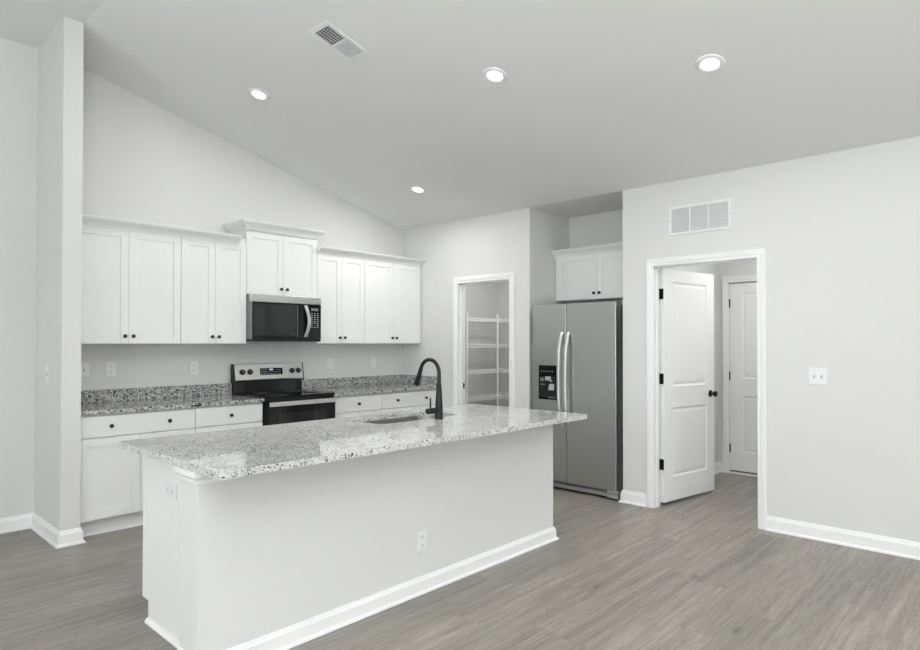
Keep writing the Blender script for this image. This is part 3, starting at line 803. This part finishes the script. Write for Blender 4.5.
for i, (a, b) in enumerate(((0, .24), (.24, .48), (.48, .62), (.62, .76), (.76, 1.0))):
    x0, x1 = IX0+.018+IW*a+.002, IX0+.018+IW*b-.002
    # doors on the kitchen side (facing the range)
    m = MB(); yb = IYB-.02
    m.box(x0, x1, yb, yb+.011, .118, .705)
    for p, q, r, s_ in ((x0, x0+.058, .118, .705), (x1-.058, x1, .118, .705), (x0+.058, x1-.058, .118, .176), (x0+.058, x1-.058, .647, .705)): m.box(p, q, yb+.011, yb+.019, r, s_)
    m.build('door', M['cabinet'], t, .001)
    MB().box(x0, x1, yb, yb+.019, .715, .858).build('drawer', M['cabinet'], t, .001)
KX0 = -3.844
IBB = [(o, z*.84) for o, z in BB]
MB().box(KX0, IX1, IYJ, IYF, 0, IB-.001).build('knee_wall', M['wall'], t, .002)
capp = [(0, .812), (.008, .812), (.010, .818), (.011, .830), (.020, .840), (.026, .844), (.026, IB-.001), (0, IB-.001)]
MB().sweep([(KX0, IYJ), (KX0, IYF), (KX0+.14, IYF)], capp).build('cap_trim', M['trim'], t)
MB().sweep([(KX0, IYJ), (KX0, IYF), (IX1, IYF), (IX1, IYJ)], IBB).build('baseboard', M['trim'], t)
MB().sweep([(IX0, IYB-.076), (IX0, IYJ)], [(0, 0), (.018, 0), (.017, .008), (.010, .018), (0, .022)]).build('shoe_molding', M['trim'], t)

# countertop slab with sink cut-out
def rounded(x0, x1, y0, y1, r, n=6):
    out = []
    for cx, cy, a0 in ((x1-r, y1-r, 0), (x0+r, y1-r, 90), (x0+r, y0+r, 180), (x1-r, y0+r, 270)):
        for k in range(n+1):
            a = math.radians(a0 + 90*k/n); out.append((cx + r*math.cos(a), cy + r*math.sin(a)))
    return out
def slab_with_hole(outer, inner, z0, z1):
    mb = MB(); bm = mb.bm
    for z in (z0, z1):
        es = []
        for loop in (outer, inner):
            vs = [bm.verts.new((x, y, z)) for x, y in loop]
            es += [bm.edges.new((vs[i], vs[(i+1) % len(vs)])) for i in range(len(vs))]
        bmesh.ops.triangle_fill(bm, edges=es, use_beauty=True)
    bm.verts.ensure_lookup_table()
    n1, n2 = len(outer), len(inner)
    for off, n in ((0, n1), (n1, n2)):
        for i in range(n):
            a, b = bm.verts[off+i], bm.verts[off+(i+1) % n]
            c, d = bm.verts[n1+n2+off+(i+1) % n], bm.verts[n1+n2+off+i]
            bm.faces.new((a, b, c, d))
    return mb
o = slab_with_hole(rounded(-3.866, -1.204, -3.283, -2.185, .018), rounded(SX0, SX1, SY0, SY1, .09, 8), IB, IT).build('island_countertop', M['granite'], None, .004)
tag(o, 'speckled light granite slab covering the island', 'countertop')

# sink
t = thing('undermount_sink', 'stainless undermount sink set in the island granite', 'sink', (0,0,0))
mb = MB(); bm = mb.bm
loops = []
for r_in, z in ((-.015, IB-.001), (.004, IB-.001), (.006, IB-.02), (.012, .70), (.040, .675)):
    loops.append([bm.verts.new((x, y, z)) for x, y in rounded(SX0+r_in, SX1-r_in, SY0+r_in, SY1-r_in, .092-max(r_in, 0)*.4, 8)])
for a, b in zip(loops, loops[1:]):
    n = len(a)
    for i in range(n): bm.faces.new((a[i], a[(i+1) % n], b[(i+1) % n], b[i]))
bm.faces.new(loops[-1])
o = mb.build('basin', M['sink_steel'], t, smooth=True)
MB().lathe([(0, 0), (.045, 0), (.045, .003), (.030, .001), (0, .001)], (-2.2, -2.46, .6755), 'z', 24).build('drain', M['steel_bright'], t, smooth=True)

# faucet
FXX, FY = -2.106, -2.715
t = thing('kitchen_faucet', 'matte black gooseneck faucet standing behind the island sink', 'faucet', (FXX, FY, IT))
MB().lathe([(0, 0), (.028, 0), (.028, .006), (.0265, .010), (.026, .060), (.0235, .10), (.0175, .20), (.0145, .235), (0, .235)], (0,0,0), 'z', 28).build('body', M['black'], t, smooth=True)
pts = [(0, 0, .225), (0, 0, .26), (0, 0, .295)]
r = .088; cz = .298
for k in range(1, 21):
    a = PI - (PI - math.radians(17))*k/20
    pts.append((0, r + r*math.cos(a), cz + r*math.sin(a)))
MB().tube(pts, .0125, 16).build('spout', M['black'], t, smooth=True)
e = Vector(pts[-1]); d = (Vector(pts[-1]) - Vector(pts[-2])).normalized()
MB().lathe([(0, -.004), (.0135, -.004), (.0145, .006), (.0150, .03), (.0195, .095), (.0205, .112), (.018, .118), (0, .118)], e, d, 24).build('spray_head', M['black'], t, smooth=True)
hd = MB().lathe([(0, 0), (.0190, 0), (.0190, .070), (.0175, .078), (.0175, .098), (.015, .102), (0, .102)], (-.008, 0, .058), '-x', 24).build('handle', M['black'], t, smooth=True)
MB().tube([(-.078, 0, .060), (-.078, 0, .11), (-.077, .001, .143)], [.0065, .0055, .005], 12).build('lever', M['black'], hd, smooth=True)
